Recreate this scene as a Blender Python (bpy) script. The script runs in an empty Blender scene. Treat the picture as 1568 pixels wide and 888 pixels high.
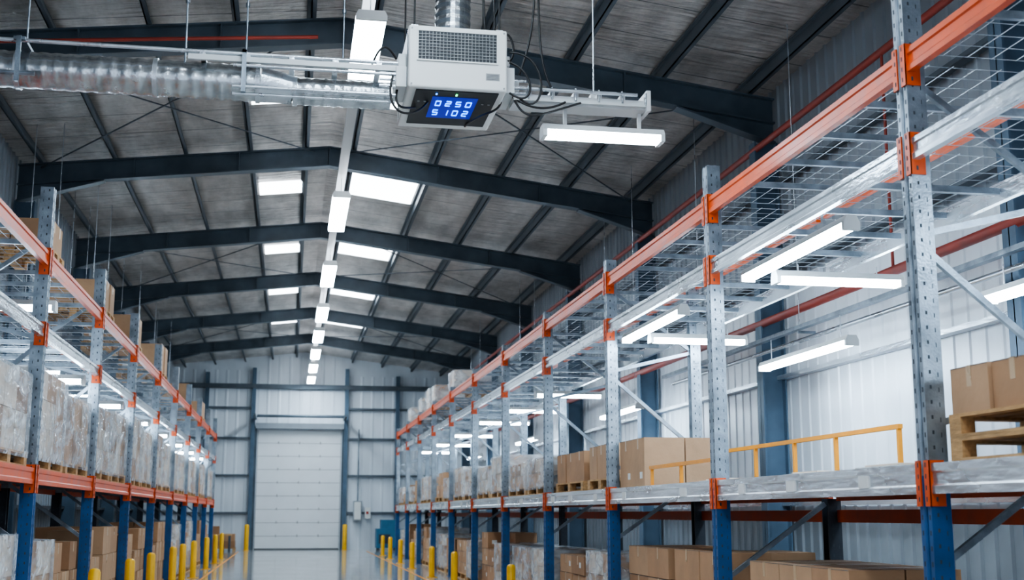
import bpy, math, random
from mathutils import Vector, Matrix

scene = bpy.context.scene
# ------------------------------------------------------------------ materials
MATS = {}
def new_mat(name):
    m = bpy.data.materials.new(name); m.use_nodes = True
    nt = m.node_tree
    return m, nt, nt.nodes['Principled BSDF']

def mat(name, col, rough=0.5, metal=0.0, var=0.12, nscale=4.0, bump=0.0, bscale=30.0, stretch=(1,1,1), rvar=0.1):
    m, nt, b = new_mat(name)
    N, L = nt.nodes, nt.links
    tc = N.new('ShaderNodeTexCoord'); mp = N.new('ShaderNodeMapping')
    mp.inputs['Scale'].default_value = stretch
    L.new(tc.outputs['Object'], mp.inputs['Vector'])
    n = N.new('ShaderNodeTexNoise'); n.inputs['Scale'].default_value = nscale; n.inputs['Detail'].default_value = 5
    L.new(mp.outputs['Vector'], n.inputs['Vector'])
    r = N.new('ShaderNodeValToRGB')
    r.color_ramp.elements[0].position = 0.3; r.color_ramp.elements[1].position = 0.7
    c0 = [max(0, c*(1-var)) for c in col]; c1 = [min(1, c*(1+var)) for c in col]
    r.color_ramp.elements[0].color = (*c0, 1); r.color_ramp.elements[1].color = (*c1, 1)
    L.new(n.outputs['Fac'], r.inputs['Fac']); L.new(r.outputs['Color'], b.inputs['Base Color'])
    mr = N.new('ShaderNodeMapRange'); mr.inputs['To Min'].default_value = max(0.03, rough-rvar); mr.inputs['To Max'].default_value = min(1, rough+rvar)
    L.new(n.outputs['Fac'], mr.inputs['Value']); L.new(mr.outputs['Result'], b.inputs['Roughness'])
    b.inputs['Metallic'].default_value = metal
    if bump:
        n2 = N.new('ShaderNodeTexNoise'); n2.inputs['Scale'].default_value = bscale; n2.inputs['Detail'].default_value = 3
        L.new(mp.outputs['Vector'], n2.inputs['Vector'])
        bp = N.new('ShaderNodeBump'); bp.inputs['Strength'].default_value = bump; bp.inputs['Distance'].default_value = 0.05
        L.new(n2.outputs['Fac'], bp.inputs['Height']); L.new(bp.outputs['Normal'], b.inputs['Normal'])
    MATS[name] = m
    return m

def emat(name, col, strength):
    m, nt, b = new_mat(name)
    b.inputs['Base Color'].default_value = (*col, 1)
    b.inputs['Emission Color'].default_value = (*col, 1)
    b.inputs['Emission Strength'].default_value = strength
    MATS[name] = m; return m

mat('galvanized', (0.24,0.28,0.32), 0.34, 0.65, 0.35, 6, 0.12, 60)
mat('bright_steel', (0.58,0.62,0.66), 0.28, 0.8, 0.25, 3, 0.1, 25, (1,0.3,1))
mat('rack_orange', (0.62,0.075,0.004), 0.40, 0.0, 0.15, 5)
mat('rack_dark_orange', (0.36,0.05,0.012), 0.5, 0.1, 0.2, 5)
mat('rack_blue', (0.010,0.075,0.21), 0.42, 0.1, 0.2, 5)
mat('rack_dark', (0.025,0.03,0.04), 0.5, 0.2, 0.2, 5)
mat('slot_dark', (0.04,0.05,0.06), 0.8)
mat('wire', (0.36,0.40,0.44), 0.35, 0.6)
mat('portal_steel', (0.065,0.088,0.11), 0.42, 0.2, 0.3, 2)
mat('column_blue', (0.075,0.12,0.17), 0.5, 0.15, 0.2, 2)
mat('purlin_steel', (0.09,0.11,0.13), 0.5, 0.3, 0.2, 2)
mat('red_pipe', (0.30,0.04,0.025), 0.45, 0.0, 0.2, 3)
mat('white_paint', (0.70,0.71,0.69), 0.4, 0.0, 0.03, 3)
mat('offwhite_plastic', (0.60,0.62,0.62), 0.35, 0.0, 0.03, 3)
mat('grille_dark', (0.02,0.025,0.03), 0.6)
mat('grille_bar', (0.30,0.31,0.31), 0.4, 0.2)
mat('panel_black', (0.006,0.008,0.011), 0.5, 0.0, 0.1)
mat('cable_black', (0.010,0.010,0.011), 0.5)
mat('foil_duct', (0.50,0.53,0.55), 0.24, 0.92, 0.3, 7, 0.22, 7)
mat('label_white', (0.70,0.70,0.68), 0.6, 0, 0.03)
mat('carton_a', (0.40,0.225,0.12), 0.75, 0, 0.12, 3, 0.1, 10)
mat('carton_b', (0.44,0.265,0.15), 0.75, 0, 0.10, 3, 0.1, 10)
mat('carton_c', (0.31,0.165,0.085), 0.78, 0, 0.12, 3, 0.1, 10)
mat('carton_pale', (0.62,0.52,0.43), 0.7, 0, 0.12, 3, 0.1, 10)
mat('tape', (0.50,0.34,0.20), 0.3, 0, 0.05)
mat('pallet_wood', (0.46,0.27,0.12), 0.75, 0, 0.3, 7, 0.2, 30, (4,0.7,4))
mat('bollard_yellow', (0.85,0.46,0.01), 0.4, 0, 0.1)
mat('rail_yellow', (0.80,0.30,0.012), 0.4, 0, 0.1)
mat('seam_dark', (0.10,0.105,0.11), 0.6)
mat('machine_blue', (0.03,0.14,0.24), 0.5)
mat('cladding_shelf_shade', (0.16,0.18,0.20), 0.5, 0.1, 0.15, 1.5)  # lower wall cladding, shade behind the shelves put into the colour
emat('tube_glow', (0.68,0.85,1.0), 60)
emat('ridge_glow', (0.72,0.87,1.0), 66)
emat('roof_fill_glow', (0.84,0.91,1.0), 20)  # added glow for fixture tops, only there to brighten the roof
emat('skylight_glow', (0.85,0.93,1.0), 10)
emat('led_blue', (0.008,0.22,1.0), 7)
emat('led_screen', (0.0,0.01,0.35), 0.5)
emat('led_green', (0.05,1.0,0.3), 5)

def cladding(name, col):
    mat(name, col, 0.42, 0.1, 0.13, 1.2, 0, 30, (1,1,0.25))
cladding('cladding_white', (0.65,0.70,0.75))
cladding('cladding_grey', (0.27,0.30,0.33))
mat('door_white', (0.74,0.77,0.79), 0.4, 0.0, 0.04, 1.0)

# shrink film
m, nt, b = new_mat('shrink_film'); MATS['shrink_film'] = m
N, L = nt.nodes, nt.links
tc = N.new('ShaderNodeTexCoord'); mp = N.new('ShaderNodeMapping'); mp.inputs['Scale'].default_value = (1,1,2.0)
mp.inputs['Rotation'].default_value = (0.5,0.3,0)
L.new(tc.outputs['Object'], mp.inputs['Vector'])
n = N.new('ShaderNodeTexNoise'); n.inputs['Scale'].default_value = 2.2; n.inputs['Detail'].default_value = 2; n.inputs['Distortion'].default_value = 0.6
L.new(mp.outputs['Vector'], n.inputs['Vector'])
mr = N.new('ShaderNodeMapRange'); mr.inputs['From Min'].default_value = 0.38; mr.inputs['From Max'].default_value = 0.65
mr.inputs['To Min'].default_value = 0.16; mr.inputs['To Max'].default_value = 0.66
L.new(n.outputs['Fac'], mr.inputs['Value']); L.new(mr.outputs['Result'], b.inputs['Alpha'])
b.inputs['Base Color'].default_value = (0.78,0.83,0.88,1); b.inputs['Roughness'].default_value = 0.14
bp = N.new('ShaderNodeBump'); bp.inputs['Strength'].default_value = 0.6; bp.inputs['Distance'].default_value = 0.08
n3 = N.new('ShaderNodeTexNoise'); n3.inputs['Scale'].default_value = 4.5; n3.inputs['Detail'].default_value = 1.5; n3.inputs['Distortion'].default_value = 0.8; L.new(mp.outputs['Vector'], n3.inputs['Vector'])
L.new(n3.outputs['Fac'], bp.inputs['Height']); L.new(bp.outputs['Normal'], b.inputs['Normal'])

# roof insulation foil
m, nt, b = new_mat('roof_insulation'); MATS['roof_insulation'] = m
N, L = nt.nodes, nt.links
tc = N.new('ShaderNodeTexCoord'); mp = N.new('ShaderNodeMapping'); mp.inputs['Scale'].default_value = (1.6,0.5,1)
L.new(tc.outputs['Object'], mp.inputs['Vector'])
n = N.new('ShaderNodeTexNoise'); n.inputs['Scale'].default_value = 1.3; n.inputs['Detail'].default_value = 8; n.inputs['Roughness'].default_value = 0.65
L.new(mp.outputs['Vector'], n.inputs['Vector'])
r = N.new('ShaderNodeValToRGB'); r.color_ramp.elements[0].position = 0.3; r.color_ramp.elements[1].position = 0.72
r.color_ramp.elements[0].color = (0.29,0.265,0.245,1); r.color_ramp.elements[1].color = (0.70,0.66,0.62,1)
L.new(n.outputs['Fac'], r.inputs['Fac'])
sx = N.new('ShaderNodeSeparateXYZ'); L.new(tc.outputs['Object'], sx.inputs['Vector'])
md = N.new('ShaderNodeMath'); md.operation = 'PINGPONG'; md.inputs[1].default_value = 0.56
L.new(sx.outputs['Y'], md.inputs[0])
lt = N.new('ShaderNodeMath'); lt.operation = 'LESS_THAN'; lt.inputs[1].default_value = 0.014
L.new(md.outputs[0], lt.inputs[0])
mx = N.new('ShaderNodeMix'); mx.data_type = 'RGBA'
L.new(lt.outputs[0], mx.inputs['Factor']); L.new(r.outputs['Color'], mx.inputs['A']); mx.inputs['B'].default_value = (0.12,0.12,0.12,1)
L.new(mx.outputs['Result'], b.inputs['Base Color'])
b.inputs['Roughness'].default_value = 0.34; b.inputs['Metallic'].default_value = 0.4
n2 = N.new('ShaderNodeTexNoise'); n2.inputs['Scale'].default_value = 3.0; n2.inputs['Detail'].default_value = 4
mp2 = N.new('ShaderNodeMapping'); mp2.inputs['Scale'].default_value = (0.6,3.0,1); L.new(tc.outputs['Object'], mp2.inputs['Vector']); L.new(mp2.outputs['Vector'], n2.inputs['Vector'])
bp = N.new('ShaderNodeBump'); bp.inputs['Strength'].default_value = 0.7; bp.inputs['Distance'].default_value = 0.16
L.new(n2.outputs['Fac'], bp.inputs['Height']); L.new(bp.outputs['Normal'], b.inputs['Normal'])

# polished concrete
m, nt, b = new_mat('polished_concrete'); MATS['polished_concrete'] = m
N, L = nt.nodes, nt.links
tc = N.new('ShaderNodeTexCoord')
n = N.new('ShaderNodeTexNoise'); n.inputs['Scale'].default_value = 0.7; n.inputs['Detail'].default_value = 9
L.new(tc.outputs['Object'], n.inputs['Vector'])
r = N.new('ShaderNodeValToRGB'); r.color_ramp.elements[0].position = 0.3; r.color_ramp.elements[1].position = 0.75
r.color_ramp.elements[0].color = (0.28,0.285,0.28,1); r.color_ramp.elements[1].color = (0.42,0.42,0.405,1)
L.new(n.outputs['Fac'], r.inputs['Fac'])
sx = N.new('ShaderNodeSeparateXYZ'); L.new(tc.outputs['Object'], sx.inputs['Vector'])
md = N.new('ShaderNodeMath'); md.operation = 'PINGPONG'; md.inputs[1].default_value = 2.5
L.new(sx.outputs['Y'], md.inputs[0])
lt = N.new('ShaderNodeMath'); lt.operation = 'LESS_THAN'; lt.inputs[1].default_value = 0.012; L.new(md.outputs[0], lt.inputs[0])
mx = N.new('ShaderNodeMix'); mx.data_type = 'RGBA'; L.new(lt.outputs[0], mx.inputs['Factor']); L.new(r.outputs['Color'], mx.inputs['A']); mx.inputs['B'].default_value = (0.15,0.15,0.15,1)
L.new(mx.outputs['Result'], b.inputs['Base Color'])
mr = N.new('ShaderNodeMapRange'); mr.inputs['To Min'].default_value = 0.04; mr.inputs['To Max'].default_value = 0.14
L.new(n.outputs['Fac'], mr.inputs['Value']); L.new(mr.outputs['Result'], b.inputs['Roughness'])

# ------------------------------------------------------------------ mesh builder
class MB:
    def __init__(s): s.v=[]; s.f=[]; s.m=[]; s.sm=[]; s.names=[]
    def mi(s, name):
        if name not in s.names: s.names.append(name)
        return s.names.index(name)
    def add(s, vs, fs, mt, smooth=False):
        o=len(s.v); s.v.extend([tuple(p) for p in vs]); k=s.mi(mt)
        for f in fs:
            s.f.append(tuple(o+i for i in f)); s.m.append(k); s.sm.append(smooth)
    def box(s,x0,x1,y0,y1,z0,z1,mt):
        if x0>x1:x0,x1=x1,x0
        if y0>y1:y0,y1=y1,y0
        if z0>z1:z0,z1=z1,z0
        vs=[(x0,y0,z0),(x1,y0,z0),(x1,y1,z0),(x0,y1,z0),(x0,y0,z1),(x1,y0,z1),(x1,y1,z1),(x0,y1,z1)]
        s.add(vs,[(0,3,2,1),(4,5,6,7),(0,1,5,4),(1,2,6,5),(2,3,7,6),(3,0,4,7)],mt)
    def prism(s, pts, axis, a0, a1, mt, smooth=False):
        def P(p,a):
            if axis=='y': return (p[0],a,p[1])
            if axis=='z': return (p[0],p[1],a)
            return (a,p[0],p[1])
        n=len(pts); vs=[P(p,a0) for p in pts]+[P(p,a1) for p in pts]
        fs=[tuple(range(n)),tuple(range(2*n-1,n-1,-1))]
        fs+=[(i,(i+1)%n,(i+1)%n+n,i+n) for i in range(n)]
        s.add(vs,fs,mt,smooth)
    def bar(s,p0,p1,w,h,mt):
        p0=Vector(p0);p1=Vector(p1);d=(p1-p0).normalized()
        up=Vector((0,0,1)) if abs(d.z)<0.95 else Vector((0,1,0))
        a=d.cross(up).normalized()*w/2; b=a.cross(d).normalized()*h/2
        vs=[p0-a-b,p0+a-b,p0+a+b,p0-a+b,p1-a-b,p1+a-b,p1+a+b,p1-a+b]
        s.add(vs,[(0,1,2,3),(7,6,5,4),(0,4,5,1),(1,5,6,2),(2,6,7,3),(3,7,4,0)],mt)
    def tube(s,pts,r,mt,seg=10,smooth=True,caps=True):
        pts=[Vector(p) for p in pts]; n=len(pts)
        rs=r if isinstance(r,(list,tuple)) else [r]*n
        vs=[];fs=[];prev=None
        for i,p in enumerate(pts):
            d=(pts[min(i+1,n-1)]-pts[max(i-1,0)]).normalized()
            if prev is None:
                up=Vector((0,0,1)) if abs(d.z)<0.9 else Vector((0,1,0))
                a=d.cross(up).normalized()
            else:
                a=(prev-d*prev.dot(d)).normalized()
            prev=a; b=d.cross(a)
            for k in range(seg):
                t=2*math.pi*k/seg
                vs.append(p+(a*math.cos(t)+b*math.sin(t))*rs[i])
        for i in range(n-1):
            for k in range(seg):
                k2=(k+1)%seg
                fs.append((i*seg+k,i*seg+k2,(i+1)*seg+k2,(i+1)*seg+k))
        s.add(vs,fs,mt,smooth)
        if caps:
            s.add(vs[:seg],[tuple(range(seg-1,-1,-1))],mt); s.add(vs[-seg:],[tuple(range(seg))],mt)
    def film(s,x0,x1,y0,y1,z0,z1,rng):
        def grid(o,u,v,nu,nv,nrm):
            vs=[];fs=[]
            for i in range(nu+1):
                for j in range(nv+1):
                    p=Vector(o)+Vector(u)*i/nu+Vector(v)*j/nv
                    if 0<i<nu and 0<j<nv: p+=Vector(nrm)*rng.uniform(-0.004,0.022)
                    vs.append(p)
            for i in range(nu):
                for j in range(nv):
                    a=i*(nv+1)+j; fs.append((a,a+nv+1,a+nv+2,a+1))
            s.add(vs,fs,'shrink_film',True)
        dx,dy,dz=x1-x0,y1-y0,z1-z0
        grid((x0,y0,z0),(0,dy,0),(0,0,dz),7,8,(-1,0,0)); grid((x1,y0,z0),(0,dy,0),(0,0,dz),7,8,(1,0,0))
        grid((x0,y0,z0),(dx,0,0),(0,0,dz),6,8,(0,-1,0)); grid((x0,y1,z0),(dx,0,0),(0,0,dz),6,8,(0,1,0))
        grid((x0,y0,z1),(dx,0,0),(0,dy,0),6,6,(0,0,1))
    def obj(s,name,parent=None,bevel=0):
        me=bpy.data.meshes.new(name); me.from_pydata(s.v,[],s.f)
        for n in s.names: me.materials.append(MATS[n])
        me.polygons.foreach_set('material_index',s.m); me.polygons.foreach_set('use_smooth',s.sm); me.update()
        o=bpy.data.objects.new(name,me); scene.collection.objects.link(o)
        if parent: o.parent=parent
        if bevel:
            b=o.modifiers.new('bevel','BEVEL'); b.width=bevel; b.segments=3; b.limit_method='ANGLE'
        return o
def empty(name):
    o=bpy.data.objects.new(name,None); scene.collection.objects.link(o); o.empty_display_size=0.3; return o

# ------------------------------------------------------------------ shell
XL,XR,Y0,Y1 = -5.45,7.42,-5.0,59.0
RX,RZ=0.58,8.68
ZL,ZRt=8.0,7.8
def rz(x):
    return RZ+(ZL-RZ)*(RX-x)/(RX-XL) if x<RX else RZ+(ZRt-RZ)*(x-RX)/(XR-RX)
DK=0.44
b=MB(); b.box(XL-0.3,XR+0.3,Y0,Y1+0.3,-0.2,0,'polished_concrete'); b.obj('floor')
def corr_wall(axis,base,a0,a1,z0,z1,mt,sgn,pitch=0.3,dep=0.03,w=None):
    pts=[];a=a0
    while a<a1-1e-6:
        for t,d in ((0,0),(0.70,0),(0.78,1),(0.92,1)):
            pts.append((min(a+t*pitch,a1),base+sgn*(0.01+dep*d)))
        a+=pitch
    pts.append((a1,base+sgn*0.01))
    vs=[];fs=[]
    for p in pts:
        for z in (z0,z1):
            vs.append((p[1],p[0],z) if axis=='y' else (p[0],p[1],z))
    for i in range(len(pts)-1): fs.append((2*i,2*i+2,2*i+3,2*i+1))
    w=w or MB(); w.add(vs,fs,mt)
    return w
w=corr_wall('y',XR,Y0,Y1,1.65,4.9,'cladding_white',-1,.34,.016)
corr_wall('y',XR,Y0,Y1,4.9,8.3,'cladding_grey',-1,w=w)
corr_wall('y',XR,Y0,Y1,0,1.65,'cladding_shelf_shade',-1,w=w)  # lower band coloured darker to stand for shelf shade
w.box(XR,XR+0.15,Y0,Y1,0,8.3,'cladding_grey')
w.obj('wall_right')
w=corr_wall('y',XL,Y0,Y1,0,8.5,'cladding_grey',1)
w.box(XL-0.15,XL,Y0,Y1,0,8.5,'cladding_grey'); w.obj('wall_left')
DX0,DX1,DZ=-1.55,2.30,5.45
w=MB()
corr_wall('x',Y1,XL,DX0,0,8.2,'cladding_white',-1,.5,.014,w)
corr_wall('x',Y1,DX1,XR,0,8.0,'cladding_white',-1,.5,.014,w); corr_wall('x',Y1,DX0,DX1,DZ,8.9,'cladding_white',-1,.5,.014,w)
w.prism([(XL,0),(DX0,0),(DX0,DZ),(DX1,DZ),(DX1,0),(XR,0),(XR,rz(XR)+DK),(RX,RZ+DK),(XL,rz(XL)+DK)],'y',Y1,Y1+0.15,'cladding_white')
w.obj('wall_end')
b=MB()
b.prism([(XL-0.1,rz(XL)+DK),(RX,RZ+DK),(XR+0.1,rz(XR)+DK),(XR+0.1,rz(XR)+DK+0.15),(RX,RZ+DK+0.15),(XL-0.1,rz(XL)+DK+0.15)],'y',Y0,Y1+0.15,'roof_insulation')
b.obj('ceiling')
FR=[-2.4,4.3,11.0,17.8,24.5,31.2,37.9,44.6,51.3]
for y in FR:
    b=MB()
    for (xa,xb) in ((XL+0.1,RX),(RX,XR-0.1)):
        za,zb=rz(xa),rz(xb)
        b.prism([(xa,za-.16),(xb,zb-.16),(xb,zb+.2),(xa,za+.2)],'y',y-.012,y+.012,'portal_steel')
        for s0 in (-.185,.2):
            b.prism([(xa,za+s0),(xb,zb+s0),(xb,zb+s0+.025),(xa,za+s0+.025)],'y',y-.11,y+.11,'portal_steel')
    for xw,sg in ((XL+0.1,1),(XR-0.1,-1)):
        xe=xw+sg*1.6
        b.prism([(xw,rz(xw)-.16),(xe,rz(xe)-.16),(xw,rz(xw)-.48)],'y',y-.0118,y+.0118,'portal_steel')
        b.prism([(xw,rz(xw)-.48),(xe,rz(xe)-.185),(xe,rz(xe)-.21),(xw,rz(xw)-.51)],'y',y-.11,y+.11,'portal_steel')
        cw=0.36
        x0,x1=(xw-.02,xw+cw) if sg>0 else (xw-cw,xw+.02)
        zt=rz(xw)-.50
        b.box(x0,x1,y-.009,y+.009,0,zt,'column_blue')
        b.box(x0,x0+.025,y-.12,y+.12,0,zt,'column_blue'); b.box(x1-.025,x1,y-.12,y+.12,0,zt,'column_blue')
        b.box(x0-.02 if sg<0 else x0,x1+.02 if sg>0 else x1,y-.16,y+.16,0,.03,'column_blue')
    for xs in (-3.2,-1.2,RX,2.8,4.9):
        b.box(xs-.01,xs+.01,y-.1,y+.1,rz(xs)-.16,rz(xs)+.2,'portal_steel')
    b.obj('portal_frame')
b=MB()
xs=[-4.95,-3.6,-2.25,-1.0,0.1,1.05,2.7,4.1,5.5,6.9]
for x in xs:
    z=rz(x)+.225
    b.box(x-.01,x+.01,Y0,Y1-.1,z,z+.19,'purlin_steel'); b.box(x-.01,x+.07,Y0,Y1-.1,z,z+.012,'purlin_steel'); b.box(x-.07,x+.01,Y0,Y1-.1,z+.18,z+.2,'purlin_steel')
for i,y in enumerate(FR[:-1]):
    y2=FR[i+1]
    for (xa,xb) in ((XL+.5,RX-.3),(RX+.3,XR-.5)):
        if i%2==1:
            b.bar((xa,y,rz(xa)+.15),(xb,y2,rz(xb)+.15),.02,.02,'purlin_steel'); b.bar((xb,y,rz(xb)+.15),(xa,y2,rz(xa)+.15),.02,.02,'purlin_steel')
b.obj('roof_purlins')
b=MB()
for z in (1.72,3.6,5.2,6.6):
    b.box(XR-.19,XR-.05,Y0,Y1-.1,z,z+.06,'purlin_steel' if z>4 else 'bright_steel')
    b.box(XL+.05,XL+.2,Y0,Y1-.1,z,z+.06,'purlin_steel')
b.obj('wall_girts')
k=0
for y in [-0.5,6.3,13.0,19.9,26.5,33.3,40.1,46.8,53.3]:
    for (xa,xb) in ((-0.90,0.08),(1.12,2.6)):
        k+=1; b=MB()
        za,zb=rz(xa)+DK,rz(xb)+DK
        ya=y+(0.2 if xa>0 else 1.2)
        b.prism([(xa,za-.03),(xb,zb-.03),(xb,zb+.02),(xa,za+.02)],'y',ya,ya+(1.9 if xa>0 else 1.0),'skylight_glow')
        b.obj('window_%d'%k)

b=MB()
for x in (-3.9,-1.78,2.5,4.9):
    b.box(x-.09,x+.09,Y1-.3,Y1-.05,0,rz(x)-.1,'column_blue')
for z in (1.6,3.3,5.0,6.4):
    for (xa,xb) in ((XL+.2,-1.9),(2.63,XR-.2)):
        b.box(xa,xb,Y1-.22,Y1-.05,z,z+.1,'purlin_steel')
b.box(XL+.2,XR-.2,Y1-.35,Y1-.05,7.35,7.55,'purlin_steel')
b.box(-1.65,2.4,Y1-.35,Y1-.06,5.5,5.75,'cladding_grey')
b.box(-1.72,-1.58,Y1-.2,Y1-.04,0,5.6,'portal_steel'); b.box(2.33,2.45,Y1-.2,Y1-.04,0,5.6,'portal_steel')
b.tube([(-1.6,Y1-.7,6.05),(2.4,Y1-.7,6.05)],.07,'portal_steel')
b.box(-1.7,-1.6,Y1-2.8,Y1-.2,5.9,6.0,'portal_steel'); b.box(2.35,2.45,Y1-2.8,Y1-.2,5.9,6.0,'portal_steel')
b.obj('trim_1')
b=MB(); nP=9
for i in range(nP):
    z0=i*DZ/nP+.008; z1=(i+1)*DZ/nP-.008
    b.box(DX0+.02,DX1-.02,Y1+.02,Y1+.08,z0,z1,'door_white')
    for kx in range(1,4):
        x=DX0+(DX1-DX0)*kx/4; b.box(x-.02,x+.02,Y1+.0,Y1+.02,z0-.05 if i else z0,z0+.07,'grille_bar')
b.box(DX0,DX1,Y1+.08,Y1+.1,0,DZ,'seam_dark')
b.box(DX0+.02,DX1-.02,Y1,Y1+.09,0,.06,'seam_dark')
b.obj('door_1',)

# ------------------------------------------------------------------ racks
def rack(name,xf,sd,depth,ys,heights,levels,skip_back=(),extra_back=None,post_split=1.85):
    root=empty(name)
    X=lambda u: xf+sd*u
    up=MB();bm=MB();br=MB();dk=MB();cn=MB()
    PW,PD=.075,.14
    def post(u0,y,z0,z1,mt,holes,front=True):
        g=.022
        pr=[(0,-PW),(0,-.028),(g,-.02),(g,.02),(0,.028),(0,PW),(PD,PW),(PD,PW-.02),(PD*.55,PW-.02),(PD*.55,-PW+.02),(PD,-PW+.02),(PD,-PW)]
        if not front: pr=[(PD-p[0],p[1]) for p in pr]
        up.prism([(X(u0+p[0]),y+p[1]) for p in pr],'z',z0,z1,mt)
        if holes:
            z=z0+.05
            while z<z1-.05:
                uo=u0 if front else u0+PD
                e=-.0015 if front else .0015
                for yy in (-.05,.05):
                    up.box(X(uo+e),X(uo-e*.5),y+yy-.007,y+yy+.007,z,z+.032,'slot_dark')
                for uu in (.045,):
                    up.box(X(u0+uu-.007),X(u0+uu+.007),y-PW-.0015,y-PW+.001,z+.02,z+.045,'slot_dark')
                up.box(X(u0+.10),X(u0+.106),y-PW-.0015,y-PW+.001,z+.0,z+.03,'slot_dark')
                z+=.10
    for i,y in enumerate(ys):
        h=heights[i] if i<len(heights) else heights[-1]
        near=y<30
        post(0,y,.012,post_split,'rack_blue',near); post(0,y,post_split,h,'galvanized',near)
        up.box(X(-.03),X(PD+.03),y-.11,y+.11,0,.012,'rack_blue')
        ub=depth-PD
        up.box(X(ub-.03),X(depth+.03),y-.11,y+.11,0,.012,'rack_blue')
        if i in skip_back:
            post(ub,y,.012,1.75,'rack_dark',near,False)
            dl=[(0.35,1.0),(1.0,1.7)]
        else:
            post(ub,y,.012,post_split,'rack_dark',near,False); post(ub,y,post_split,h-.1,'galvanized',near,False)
            dl=[(.35,.9),(1.3,2.0),(2.2,2.5),(3.35,2.5),(3.5,3.75),(4.55,3.8)]
        for (a,c) in dl:
            br.bar((X(PD),y,a),(X(ub),y,c),.04,.045,'galvanized')
        for (zc,hh,mt,bmat) in levels:
            if zc>h: continue
            hp=.30 if hh>=.15 else .26
            cn.box(X(-.012),X(.10),y-PW-.014,y-PW-.002,zc-hp/2-.03,zc+hp/2-.03,'rack_orange')
            cn.box(X(-.012),X(.10),y+PW+.002,y+PW+.014,zc-hp/2-.03,zc+hp/2-.03,'rack_orange')
            cn.box(X(-.014),X(-.003),y-PW-.014,y-.026,zc-hp/2-.03,zc+hp/2-.03,'rack_orange')
            cn.box(X(-.014),X(-.003),y+.026,y+PW+.014,zc-hp/2-.03,zc+hp/2-.03,'rack_orange')
            for q in range(4):
                z=zc-hp/2+.0+q*hp/4
                cn.box(X(.03),X(.045),y-PW-.016,y-PW-.012,z,z+.03,'slot_dark')
                for yy in (-.05,.05): cn.box(X(-.016),X(-.012),y+yy-.006,y+yy+.006,z,z+.03,'slot_dark')
    for i in range(len(ys)-1):
        ya,yb=ys[i]+PW+.014,ys[i+1]-PW-.014
        for li,(zc,hh,mt,bmat) in enumerate(levels):
            z0,z1=zc-hh/2,zc+hh/2
            pr=[(.005,z0),(.005,z0+hh*.25),(.016,z0+hh*.32),(.016,z0+hh*.68),(.005,z0+hh*.75),(.005,z1),(.06,z1),(.06,z0)]
            bm.prism([(X(p[0]),p[1]) for p in pr],'y',ya,yb,mt)
            bm.box(X(depth-.055),X(depth-.005),ya,yb,z0,z1,bmat)
            dz=z1-.045
            nsup=4
            for q in range(1,nsup+1):
                yy=ya+(yb-ya)*q/(nsup+1)
                dk.box(X(.06),X(depth-.055),yy-.02,yy+.02,dz-.05,dz,'galvanized')
            stp=.2 if ya<30 else .35
            nn=int((yb-ya)/stp)
            for q in range(nn+1):
                yy=ya+.02+(yb-ya-.04)*q/nn
                dk.box(X(.06),X(depth-.055),yy-.0022,yy+.0022,dz,dz+.0045,'wire')
            for q in range(7):
                uu=.09+(depth-.18)*q/6
                dk.box(X(uu-.0022),X(uu+.0022),ya,yb,dz+.0045,dz+.009,'wire')
            if li==0:
                dk.box(X(.062),X(depth-.06),ya+.01,yb-.01,dz+.012,z1,'galvanized')
                rng=random.Random(int(ya*10))
                if mt=='bright_steel':
                    for q in range(3):
                        yy=ya+.35+q*(yb-ya)/3+rng.uniform(-.1,.5)
                        if yy+.25<yb and rng.random()<.75: bm.box(X(.001),X(.016),yy,yy+rng.uniform(.14,.24),zc-.045,zc+.045,'label_white')
        if extra_back: 
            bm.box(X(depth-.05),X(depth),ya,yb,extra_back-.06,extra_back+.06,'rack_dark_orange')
    up.obj('uprights',root);bm.obj('beams',root);br.obj('braces',root);dk.obj('wire_decks',root);cn.obj('beam_connectors',root)
    return root
RF=4.13
RYS=[7.7+4.2*(k-2) for k in range(0,13)]
rack('pallet_rack',RF,1,1.3,RYS,[5.4,5.4,5.4,5.14,5.0,4.95],
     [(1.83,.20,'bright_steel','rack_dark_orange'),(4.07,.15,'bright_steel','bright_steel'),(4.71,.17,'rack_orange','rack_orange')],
     skip_back=(3,),extra_back=1.58)
LYS=[14.1-4.04*3+4.04*k for k in range(0,12)]
rack('pallet_rack',-2.68,-1,1.25,LYS,[5.17,5.17,5.17,5.17,5.03],
     [(2.0,.17,'rack_orange','rack_orange'),(3.56,.13,'bright_steel','bright_steel'),(4.36,.16,'rack_orange','rack_orange')],
     post_split=1.95)

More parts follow.
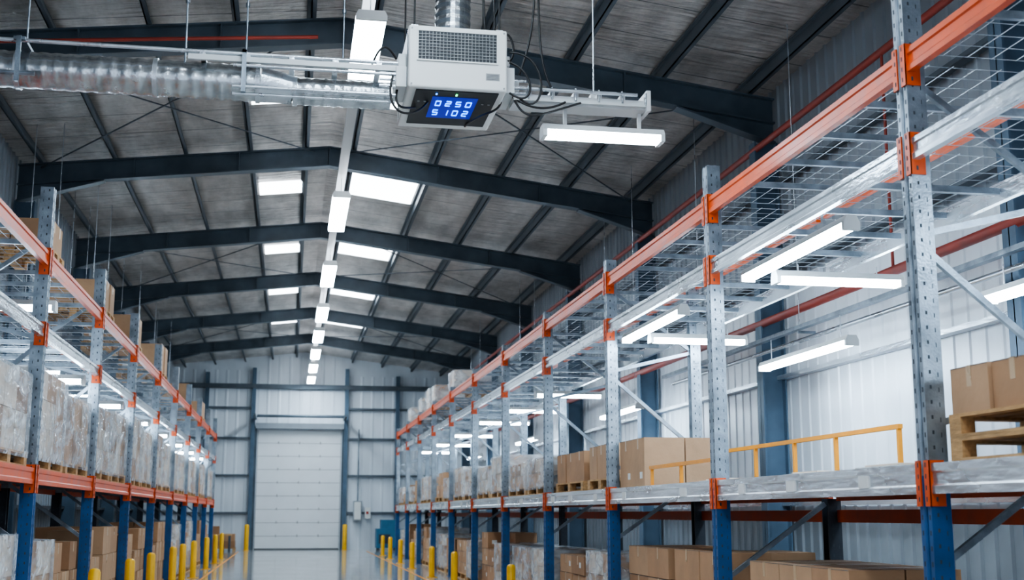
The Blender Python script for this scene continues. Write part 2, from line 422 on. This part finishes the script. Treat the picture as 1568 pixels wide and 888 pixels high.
# ------------------------------------------------------------------ pallets & cartons
def pallet(b,x0,x1,y0,y1,z):
    w=x1-x0
    for xx in (x0,(x0+x1)/2-.05,x1-.1): b.box(xx,xx+.1,y0,y1,z,z+.02,'pallet_wood')
    for xx in (x0,(x0+x1)/2-.05,x1-.1):
        for yy in (y0,(y0+y1)/2-.07,y1-.14): b.box(xx,xx+.1,yy,yy+.14,z+.02,z+.11,'pallet_wood')
    for yy in (y0,(y0+y1)/2-.07,y1-.14): b.box(x0,x1,yy,yy+.14,z+.11,z+.128,'pallet_wood')
    n=7
    for q in range(n):
        xx=x0+(w-.11)*q/(n-1); b.box(xx,xx+.11,y0,y1,z+.128,z+.15,'pallet_wood')
def carton(b,x0,x1,y0,y1,z0,z1,rng,mt=None):
    mt=mt or rng.choice(['carton_a','carton_a','carton_b','carton_c'])
    b.box(x0,x1,y0,y1,z0,z1,mt)
    e=.0025; ym=(y0+y1)/2; t=.028
    b.box(x0-e,x1+e,ym-t,ym+t,z1-.001,z1+e,'tape')
    b.box(x0-e,x0+.001,ym-t,ym+t,z1-.13,z1+e,'tape'); b.box(x1-.001,x1+e,ym-t,ym+t,z1-.13,z1+e,'tape')
    b.box(x0-.0015,x0,y0+.004,y1-.004,z1-.006,z1-.002,'seam_dark'); 
    if rng.random()<.35:
        yy=y0+(y1-y0)*rng.uniform(.12,.25); b.box(x0-e,x0,yy,yy+.11,z0+.1,z0+.18,'label_white')
    if rng.random()<.25:
        xx=x0+(x1-x0)*.2; b.box(xx,xx+.11,y0-e,y0,z0+.1,z0+.18,'label_white')
def load(x0,x1,y0,y1,z,h,wrapped,seed,nx=2,ny=3,nz=None,mt=None,withpallet=True,ragged=True,double=False):
    rng=random.Random(seed); b=MB()
    zb=z
    if withpallet: pallet(b,x0,x1,y0,y1,z); zb=z+.151
    if double: pallet(b,x0,x1,y0,y1,zb); zb+=.151
    nz=nz or max(1,round(h/.34)); ch=h/nz
    m=.02
    for k in range(nz):
        for i in range(nx):
            for j in range(ny):
                if ragged and not wrapped and k==nz-1 and nz>1 and rng.random()<.3: continue
                cx0=x0+m+(x1-x0-2*m)*i/nx; cx1=x0+m+(x1-x0-2*m)*(i+1)/nx
                cy0=y0+m+(y1-y0-2*m)*j/ny; cy1=y0+m+(y1-y0-2*m)*(j+1)/ny
                g=.006; jx=rng.uniform(-.004,.004) if wrapped else rng.uniform(-.012,.012)
                carton(b,cx0+g+jx,cx1-g+jx,cy0+g,cy1-g,zb+k*ch,zb+(k+1)*ch-.004-(0 if ragged is False else rng.uniform(0,.004)),rng,
                       mt or (('carton_pale' if rng.random()<.5 else None) if wrapped else None))
    nm='pallet_of_cardboard_boxes' if withpallet else 'cardboard_box_stack'
    if wrapped:
        b.film(x0-.008,x1+.008,y0-.008,y1+.008,zb-.06,zb+h+.012,rng); nm='shrink_wrapped_pallet_load'
    return b.obj(nm)
R=random.Random(7)
for i in range(len(LYS)-1):
    ya,yb=LYS[i]+.12,LYS[i+1]-.12
    if yb<4: continue
    half=(yb-ya)/2
    for j in range(2):
        y0=ya+j*half+.08; y1=y0+half-.2
        load(-3.86,-2.74,y0,y1,2.087,R.uniform(.78,1.06),R.random()<.85,100+i*10+j,2,3)
        load(-3.83,-2.78,y0,y1,0.0,R.uniform(.95,1.3),R.random()<.3,400+i*10+j,2,2 if R.random()<.5 else 3,nz=3)
for (y,w_,h) in ((14.6,.75,.36),(18.9,.9,.45),(22.6,.9,.5),(27.2,1.2,.6),(34.6,1.0,.5),(40,1.2,.5)):
    load(-3.7,-2.76,y,y+w_,4.442,h,False,int(y),2,2,nz=1,mt='carton_b')
for i in range(len(RYS)-1):
    ya,yb=RYS[i]+.12,RYS[i+1]-.12
    half=(yb-ya)/2
    for j in range(2):
        y0=ya+j*half+.08; y1=y0+half-.2
        if i>=5 or i==0:
            wrap = R.random()<.55
            load(4.22,5.33,y0,y1,1.932,R.uniform(.45,.72),wrap,700+i*10+j,2,3,nz=1 if (R.random()<.4 and not wrap) else 2)
        if i>=3:
            load(4.3,5.3,y0,y1,0,R.uniform(.8,1.1),R.random()<.4,900+i*10+j,2,2,nz=3)
load(4.24,5.33,14.75,15.95,1.932,.60,False,31,2,2,nz=1,mt='carton_b',withpallet=False,ragged=False)
load(4.24,5.33,16.3,17.7,1.932,.47,False,32,2,3,nz=1,mt='carton_b')
load(4.24,5.33,18.0,19.9,1.932,.45,False,34,2,3,nz=1,mt='carton_a')
load(4.3,5.3,9.3,11.5,0,1.02,False,33,2,3,nz=2,ragged=False)
load(4.2,5.3,5.6,7.46,1.932,.30,False,35,2,4,nz=1,double=True)
for (y,h) in ((33.2,.5),(37.7,.55),(39.3,.6),(41.6,.5),(45.5,.5)):
    load(4.28,5.3,y,y+1.2,4.797,h,True,int(y*3),2,2,nz=1)
for (x,y) in ((4.4,8.6),(4.5,10.3),(4.45,12.6)):
    b=MB(); b.box(x,x+.5,y,y+.7,1.932,1.96,'label_white'); b.box(x+.05,x+.46,y+.06,y+.62,1.961,1.976,'carton_pale'); b.obj('flat_pack_sheets')
def guard(x,ya,yb,z,posts):
    b=MB()
    b.box(x-.022,x+.022,ya,yb,z-.02,z+.02,'rail_yellow')
    for yy in posts:
        b.box(x-.018,x+.018,yy-.018,yy+.018,1.94,z-.02,'rail_yellow'); b.box(x-.04,x+.04,yy-.04,yy+.04,1.93,1.94,'rail_yellow')
    b.obj('yellow_guard_rail')
guard(5.12,9.9,14.4,2.34,(9.93,11.2,12.2,13.3,14.37))
guard(4.28,12.25,14.6,2.15,(12.3,13.4,14.55))

# ------------------------------------------------------------------ bollards
def bollard(x,y,h,r=.075):
    b=MB(); b.tube([(x,y,.012),(x,y,h-.05),(x,y,h-.015),(x,y,h)],[r,r,r*.8,r*.35],'bollard_yellow',16)
    b.box(x-.13,x+.13,y-.13,y+.13,0,.012,'bollard_yellow')
    for q in (-.1,.1): b.tube([(x+q,y+q,.012),(x+q,y+q,.03)],.012,'galvanized',6)
    b.obj('safety_bollard')
for y in (21.4,28.7,33.2,38.5,42.5,46.8,50.5): bollard(3.66,y-.6,.78)
for y in (16.6,20.2,23.2,27.5,30,33.4,38.5,43,47): bollard(-2.38,y,.93)
bollard(-1.85,57.6,1.15,.1); bollard(2.5,57.6,1.15,.1)
for x in (-2.12,3.4):
    b=MB(); b.box(x-.03,x+.03,Y0,56,0,.003,'rail_yellow'); b.obj('floor_line')

# ------------------------------------------------------------------ lights
def fixture(x0,x1,y0,y1,z,mt='tube_glow',along='x',rods=None,name='fluorescent_light_fixture',hh=.06,up=False):
    b=MB()
    cx,cy=(x0+x1)/2,(y0+y1)/2
    zt=z+.06+hh
    if along=='x':
        b.prism([(y0,z+.06),(y1,z+.06),(y1-.03,zt),(y0+.03,zt)],'x',x0,x1,'offwhite_plastic')
        b.prism([(y0+.004,z+.06),(y0+.01,z+.015),(y0+.035,z),(y1-.035,z),(y1-.01,z+.015),(y1-.004,z+.06)],'x',x0+.04,x1-.04,mt)
        for xx in (x0,x1-.04): b.box(xx,xx+.04,y0,y1,z-.005,z+.06,'offwhite_plastic')
        rp=[(x0+.25,cy),(x1-.25,cy)]
        if up: b.box(x0+.1,x1-.1,y0+.05,y1-.05,zt,zt+.006,'roof_fill_glow')
    else:
        b.prism([(x0,z+.06),(x1,z+.06),(x1-.03,zt),(x0+.03,zt)],'y',y0,y1,'offwhite_plastic')
        b.prism([(x0+.004,z+.06),(x0+.01,z+.015),(x0+.035,z),(x1-.035,z),(x1-.01,z+.015),(x1-.004,z+.06)],'y',y0+.04,y1-.04,mt)
        for yy in (y0,y1-.04): b.box(x0,x1,yy,yy+.04,z-.005,z+.06,'offwhite_plastic')
        rp=[(cx,y0+.3),(cx,y1-.3)]
        if up:
            for xx in (x0+.04,x1-.09): b.box(xx,xx+.05,y0+.1,y1-.1,zt,zt+.006,'roof_fill_glow')  # added upward-glowing strips that fill light onto the roof
    if rods is not None:
        for (px,py) in rp:
            b.tube([(px,py,zt),(px,py,rods if rods>0 else rz(px)+DK)],.006,'bright_steel',6)
    return b.obj(name)
LX=.80
fixture(LX-.19,LX+.19,14.3,16.5,7.5,'ridge_glow','y',8.0,up=True)
for y in (-3,2.5,8.0,24.7,31.4,37.7,42.5,47.3,52.0,56.6):
    fixture(LX-.17,LX+.17,y-1.5,y+1.5,7.55,'ridge_glow','y',8.0,up=True)
b=MB(); b.box(LX-.08,LX+.08,Y0,58.3,8.0,8.07,'offwhite_plastic'); 
for y in FR: b.bar((LX,y,8.07),(LX,y,8.46),.03,.03,'purlin_steel')
b.obj('cable_trunking')
for y in (2.0,6.4,11.2,15.5,23.3,27.0,30.7,36,41,46): fixture(4.56 if y>11 else 4.62,5.88,y-.085,y+.085,3.80,'tube_glow','x',4.0)
fixture(6.35,6.52,13.5,16.3,3.55,'tube_glow','y',3.95); fixture(6.35,6.52,8.0,10.6,3.55,'tube_glow','y',3.95)
fixture(6.35,6.52,2.0,5.0,3.55,'tube_glow','y',3.95)
for y in (24.,34.,44.): fixture(6.35,6.52,y-1.4,y+1.4,3.55,'tube_glow','y',0)
b=MB(); b.box(6.39,6.48,Y0,21,3.95,4.0,'galvanized'); b.tube([(6.6,Y0,3.86),(6.6,21,3.86)],.03,'bright_steel')
for y in (3.,7.,12.,15.,19.): b.tube([(6.43,y,4.0),(6.43,y,rz(6.43)+.2)],.006,'bright_steel',6); b.box(6.4,6.64,y-.02,y+.02,3.9,3.93,'galvanized')
b.obj('cable_tray')
for (ya,yb) in ((9.05,11.4),(13.4,15.9)): fixture(4.29,4.43,ya,yb,3.84,'tube_glow','y',3.99)
for y in (6,10.8,22.7,26.9,28.9,34.9,39,44): fixture(-4.95,-3.98,y-.09,y+.09,4.0,'tube_glow','x',0)
fixture(-3.85,-2.72,14.75,14.93,3.90,'tube_glow','x',4.2)
for y in (17.5,21.5,25.6,29.6,33.7,37.7,41.8): fixture(-3.78,-2.78,y-.08,y+.08,3.33,'tube_glow','x',3.47)
fixture(2.27,3.47,11.12,11.32,5.15,'tube_glow','x',None)

# ------------------------------------------------------------------ suspended unit
root=empty('suspended_air_handling_unit')
ux0,ux1,uy0,uy1,uz0,uz1=1.08,2.00,10.84,12.05,5.45,6.05
b=MB(); b.box(ux0,ux1,uy0,uy1,uz0,uz1,'white_paint'); b.obj('casing',root,bevel=.018)
b=MB()
gx0,gx1,gz0,gz1=ux0+.09,ux1-.1,uz1-.33,uz1-.055
b.box(gx0,gx1,uy0-.004,uy0+.01,gz0,gz1,'grille_dark')
for t in (gx0-.014,gx1): b.box(t,t+.014,uy0-.012,uy0,gz0-.014,gz1+.014,'white_paint')
for t in (gz0-.014,gz1): b.box(gx0,gx1,uy0-.012,uy0,t,t+.014,'white_paint')
for q in range(1,22):
    x=gx0+(gx1-gx0)*q/22; b.box(x-.002,x+.002,uy0-.008,uy0-.004,gz0,gz1,'grille_bar')
for q in range(1,9):
    z=gz0+(gz1-gz0)*q/9; b.box(gx0,gx1,uy0-.011,uy0-.008,z-.002,z+.002,'grille_bar')
b.obj('intake_grille',root)
b=MB()
b.box(ux1-.2,ux1-.07,uy0-.002,uy0+.001,uz0+.1,uz0+.17,'grille_bar')
for q in range(4): b.box(ux1-.19,ux1-.08,uy0-.004,uy0,uz0+.11+q*.014,uz0+.116+q*.014,'seam_dark')
for (x,z) in ((ux0+.03,uz0+.03),(ux1-.03,uz0+.03),(ux0+.03,uz1-.03),(ux1-.03,uz1-.03)):
    b.tube([(x,uy0-.006,z),(x,uy0+.002,z)],.009,'grille_bar',8)
b.box(ux0-.004,ux0+.001,uy0+.12,uy0+.126,uz0+.04,uz1-.04,'seam_dark'); b.box(ux0-.004,ux0+.001,uy1-.16,uy1-.154,uz0+.04,uz1-.04,'seam_dark')
b.obj('rating_plate',root)
b=MB()
px0,px1,py0,py1=ux0+.08,ux1-.07,uy0+.05,uy1-.16
b.box(px0,px1,py0,py1,uz0-.012,uz0+.002,'panel_black')
sx0,sx1,sy0,sy1=px0+.20,px1-.20,py0+.20,py1-.28
b.box(sx0-.03,sx1+.03,sy0-.05,sy1+.05,uz0-.015,uz0-.011,'led_screen')
def digit(cx,cy,w,h,segs):
    t=.0055
    S={'a':(cx-w/2,cx+w/2,cy+h/2-t*2,cy+h/2+t*2),'g':(cx-w/2,cx+w/2,cy-t*2,cy+t*2),'d':(cx-w/2,cx+w/2,cy-h/2-t*2,cy-h/2+t*2),
       'f':(cx-w/2-t,cx-w/2+t*.4,cy,cy+h/2),'b':(cx+w/2-t*.4,cx+w/2+t,cy,cy+h/2),'e':(cx-w/2-t,cx-w/2+t*.4,cy-h/2,cy),'c':(cx+w/2-t*.4,cx+w/2+t,cy-h/2,cy)}
    for s_ in segs:
        q=S[s_]; b.box(q[0],q[1],q[2],q[3],uz0-.019,uz0-.015,'led_blue')
cyT=(sy0+sy1)/2
for r_,yy in enumerate((cyT+.14,cyT-.13)):
    for q,sg in enumerate(('abdeg','bc','abcdef','afgcd')):
        digit(sx0+.04+q*(sx1-sx0-.08)/3,yy,.042,.14 if r_==0 else .13,sg if r_==0 else ('abcdef','afgcd','abged','abcdef')[q])
b.box((sx0+sx1)/2-.008,(sx0+sx1)/2+.008,py0+.06,py0+.10,uz0-.018,uz0-.012,'led_green')
b.box(sx0-.01,sx0+.004,py0+.06,py0+.09,uz0-.018,uz0-.012,'led_blue')
for x in (px0+.05,px0+.11,px1-.05,px1-.11):
    b.tube([(x,py0+.3,uz0-.018),(x,py0+.3,uz0-.01)],.012,'grille_bar',10)
b.obj('control_display',root)
b=MB()
pts=[];rs=[]
z=uz1
while z<8.75:
    pts.append((1.55,11.35,z)); rs.append(.175 if len(pts)%2 else .168); z+=.04
b.tube(pts,rs,'foil_duct',24,False); b.tube([(1.55,11.35,uz1),(1.55,11.35,uz1+.06)],.2,'bright_steel',24)
b.tube([(1.55,11.35,6.75),(1.55,11.35,6.8)],.185,'bright_steel',24)
b.obj('flue_duct',root)
b=MB()
for (x,y) in ((ux0+.06,uy0+.1),(ux1-.06,uy0+.1),(ux0+.06,uy1-.1),(ux1-.06,uy1-.1)):
    b.tube([(x,y,uz1-.01),(x,y,rz(x)+.25)],.009,'cable_black',8); b.box(x-.03,x+.03,y-.03,y+.03,uz1,uz1+.03,'bright_steel')
b.obj('hanger_rods',root)
b=MB()
for (x0,x1,y0,y1,z0,z1) in ((ux1,ux1+.1,11.0,11.5,5.5,5.75),(ux1+.1,ux1+.16,11.1,11.3,5.48,5.66),(ux0-.1,ux0,11.0,11.45,5.5,5.7),(ux0-.07,ux0,11.1,11.3,5.72,5.86),(ux1,ux1+.07,11.1,11.35,5.8,5.9)):
    b.box(x0,x1,y0,y1,z0,z1,'offwhite_plastic')
for z in (5.52,5.58,5.64): b.tube([(ux1+.1,11.05,z),(ux1+.22,11.05,z)],.014,'bright_steel',8); b.tube([(ux0-.1,11.05,z),(ux0-.25,11.05,z)],.014,'bright_steel',8)
b.obj('side_fittings',root,bevel=.006)
b=MB()
for y in (11.08,11.36):
    b.box(ux1+.1,3.42,y-.02,y+.02,5.46,5.52,'offwhite_plastic')
b.box(ux1+.1,3.42,11.10,11.34,5.44,5.46,'offwhite_plastic')
for q in range(6):
    x=ux1+.22+q*.23; b.box(x,x+.05,11.06,11.38,5.52,5.56,'offwhite_plastic'); b.tube([(x+.02,11.05,5.48),(x+.02,11.05,5.6)],.01,'bright_steel',6)
b.tube([(ux1+.1,11.02,5.56),(3.3,11.02,5.56)],.018,'bright_steel',8)
for x in (2.63,3.37): b.box(x-.015,x+.015,11.2,11.24,5.27,5.45,'offwhite_plastic')
b.box(3.4,3.44,11.04,11.4,5.42,5.62,'offwhite_plastic')
b.tube([(2.92,11.22,5.5),(2.92,11.22,rz(2.92)+.2)],.008,'bright_steel',8); b.box(2.88,2.96,11.18,11.26,5.5,5.6,'offwhite_plastic')
b.obj('support_arm',root)
def bez(p0,p1,p2,p3,n=16):
    out=[]
    for i in range(n+1):
        t=i/n; out.append(Vector(p0)*(1-t)**3+Vector(p1)*3*t*(1-t)**2+Vector(p2)*3*t*t*(1-t)+Vector(p3)*t**3)
    return out
b=MB()
for c in (((2.3,11.2,8.6),(2.25,11.1,7.2),(2.42,11.0,6.4),(2.15,11.05,5.7)),
          ((2.33,11.25,8.6),(2.4,11.1,6.6),(2.25,10.95,5.9),(2.45,11.0,5.58)),
          ((1.9,11.4,6.05),(2.1,11.3,6.5),(2.2,11.2,5.9),(2.05,11.1,5.85)),
          ((2.05,11.0,5.8),(2.3,10.9,5.7),(2.3,10.95,5.3),(2.05,11.0,5.5)),
          ((2.05,11.0,5.9),(2.45,10.9,5.9),(2.4,10.95,5.2),(2.15,11.0,5.45)),
          ((2.02,11.3,5.52),(1.95,11.0,5.28),(1.8,11.1,5.34),(1.75,11.9,5.44)),
          ((2.1,11.1,5.5),(2.3,11.0,5.3),(2.5,11.05,5.4),(2.6,11.05,5.46)),
          ((2.1,11.1,5.5),(2.2,11.0,5.2),(2.3,11.05,5.3),(2.75,11.05,5.46)),
          ((1.0,11.1,5.5),(.95,11.0,5.25),(1.1,11.0,5.3),(1.2,11.4,5.44)),
          ((.95,11.0,5.6),(.85,10.9,5.15),(1.15,10.95,5.15),(1.3,11.2,5.44)),
          ((1.9,11.0,6.05),(1.92,11.0,6.4),(1.85,11.1,7.0),(1.88,11.2,8.6)),
          ((1.82,11.0,6.05),(1.78,11.05,6.5),(1.82,11.1,7.4),(1.8,11.2,8.6)),
          ((.99,11.1,5.8),(.85,11.0,6.0),(.8,11.0,5.8),(.75,11.1,5.7))):
    b.tube(bez(*c),.011,'cable_black',8)
b.obj('cables',root)
root.location=(-.13,0,0)
# left duct run
root=empty('ventilation_duct')
b=MB(); pts=[];rs=[];x=-5.2
while x<-.25:
    pts.append((x,11.3,5.55)); rs.append(.172 if len(pts)%3 else .164); x+=.04
b.tube(pts,rs,'foil_duct',28,True)
b.tube([(-.25,11.3,5.55),(-.1,11.3,5.53),(.05,11.3,5.5)],[.172,.15,.13],'bright_steel',24)
pts=[];rs=[];x=.05
while x<.97:
    pts.append((x,11.3,5.5)); rs.append(.13 if len(pts)%3 else .124); x+=.03
b.tube(pts,rs,'foil_duct',24,True)
for x in (-4.4,-2.4,-1.2,-.28,.06): b.tube([(x-.02,11.3,5.55 if x<0 else 5.5),(x+.02,11.3,5.55 if x<0 else 5.5)],.182 if x<0 else .14,'bright_steel',24)
b.obj('flexible_duct',root)
b=MB()
b.box(-.9,.98,11.03,11.07,5.66,5.71,'offwhite_plastic'); b.box(-.9,.98,11.5,11.54,5.66,5.71,'offwhite_plastic')
for q in range(5): b.box(-.8+q*.4,-.75+q*.4,11.03,11.54,5.71,5.73,'bright_steel')
for z,y in ((5.62,11.02),(5.37,11.08),(5.42,11.02)): b.tube([(-.5,y,z),(.98,y,z)],.016,'bright_steel',8)
b.tube([(-5.2,11.05,5.74),(1.0,11.05,5.74)],.02,'bright_steel',8); b.tube([(-5.2,11.0,5.42),(-2.2,11.0,5.42)],.02,'galvanized',8)
for x in (-2.35,-.95,-.40,.5):
    b.tube([(x,11.3,5.72),(x,11.3,rz(x)+.2)],.009,'galvanized',8)
    b.tube([(x,11.3,6.3),(x,11.3,6.34)],.02,'galvanized',8)
b.box(-2.4,-2.3,11.0,11.6,5.73,5.76,'galvanized'); b.box(-.42,-.38,10.98,11.6,5.73,5.76,'galvanized'); b.box(-.42,-.38,10.98,11.01,5.36,5.76,'galvanized')
b.box(-2.37,-2.33,10.98,11.01,5.34,5.76,'galvanized')
b.obj('hangers_and_conduits',root)
root.location=(-.13,0,0)
b=MB(); b.tube([(7.0,Y0,7.2),(7.0,58,7.2)],.05,'red_pipe',10)
b.tube([(7.0,Y0,4.45),(7.0,58,4.45)],.06,'red_pipe',10)
for y in (13.5,20.2,27,33.8,40.5): b.tube([(7.0,y,7.2),(7.0,y,4.45)],.02,'red_pipe',8)
b.tube([(-5.2,17.4,8.0),(.2,17.4,8.45)],.03,'red_pipe',8)
b.obj('sprinkler_pipe')
b=MB(); b.box(2.9,3.3,58.55,58.8,1.3,2.2,'cladding_grey'); b.box(3.45,3.7,58.6,58.8,1.4,1.9,'white_paint'); b.box(2.95,3.25,58.52,58.55,1.35,2.15,'white_paint')
b.tube([(3.1,58.7,2.2),(3.1,58.7,5.5)],.03,'galvanized'); b.box(3.5,3.62,58.57,58.6,1.6,1.72,'red_pipe'); b.obj('electrical_cabinet')
b=MB(); b.box(3.9,5.1,57,58.1,.1,.95,'machine_blue'); b.box(4.1,4.9,57.1,57.9,.95,1.35,'machine_blue'); b.box(3.95,4.05,57,58,0,.1,'slot_dark'); b.box(4.95,5.05,57,58,0,.1,'slot_dark'); b.box(4.0,4.5,56.95,57,.3,.7,'slot_dark'); b.obj('floor_scrubber')
load(-3.4,-2.3,56.6,57.8,0,.6,False,55,2,2,nz=2)
b=MB(); b.box(-3.6,-2.4,54.6,55.6,.7,.76,'pallet_wood')
for x in (-3.55,-2.5):
    for y in (54.65,55.5): b.box(x,x+.06,y,y+.06,0,.7,'portal_steel')
b.box(-3.3,-2.9,54.8,55.2,.76,1.1,'carton_c'); b.obj('work_table')

# ------------------------------------------------------------------ world & camera
w=bpy.data.worlds.new('World'); scene.world=w; w.use_nodes=True
bg=w.node_tree.nodes['Background']; bg.inputs['Color'].default_value=(0.72,0.84,1,1); bg.inputs['Strength'].default_value=1.7
try:
    scene.view_settings.look='AgX - Medium High Contrast'
except Exception: pass
cam=bpy.data.cameras.new('camera'); co=bpy.data.objects.new('camera',cam); scene.collection.objects.link(co)
cam.sensor_width=36; cam.lens=43.62; cam.clip_end=200
cam.dof.use_dof=True; cam.dof.focus_distance=13.0; cam.dof.aperture_fstop=2.0
phi=math.atan(371/2055); th=math.atan(369*math.cos(phi)/2055)
co.location=(0,0,1.6); co.rotation_euler=(math.pi/2+phi,0,-th)
scene.camera=co
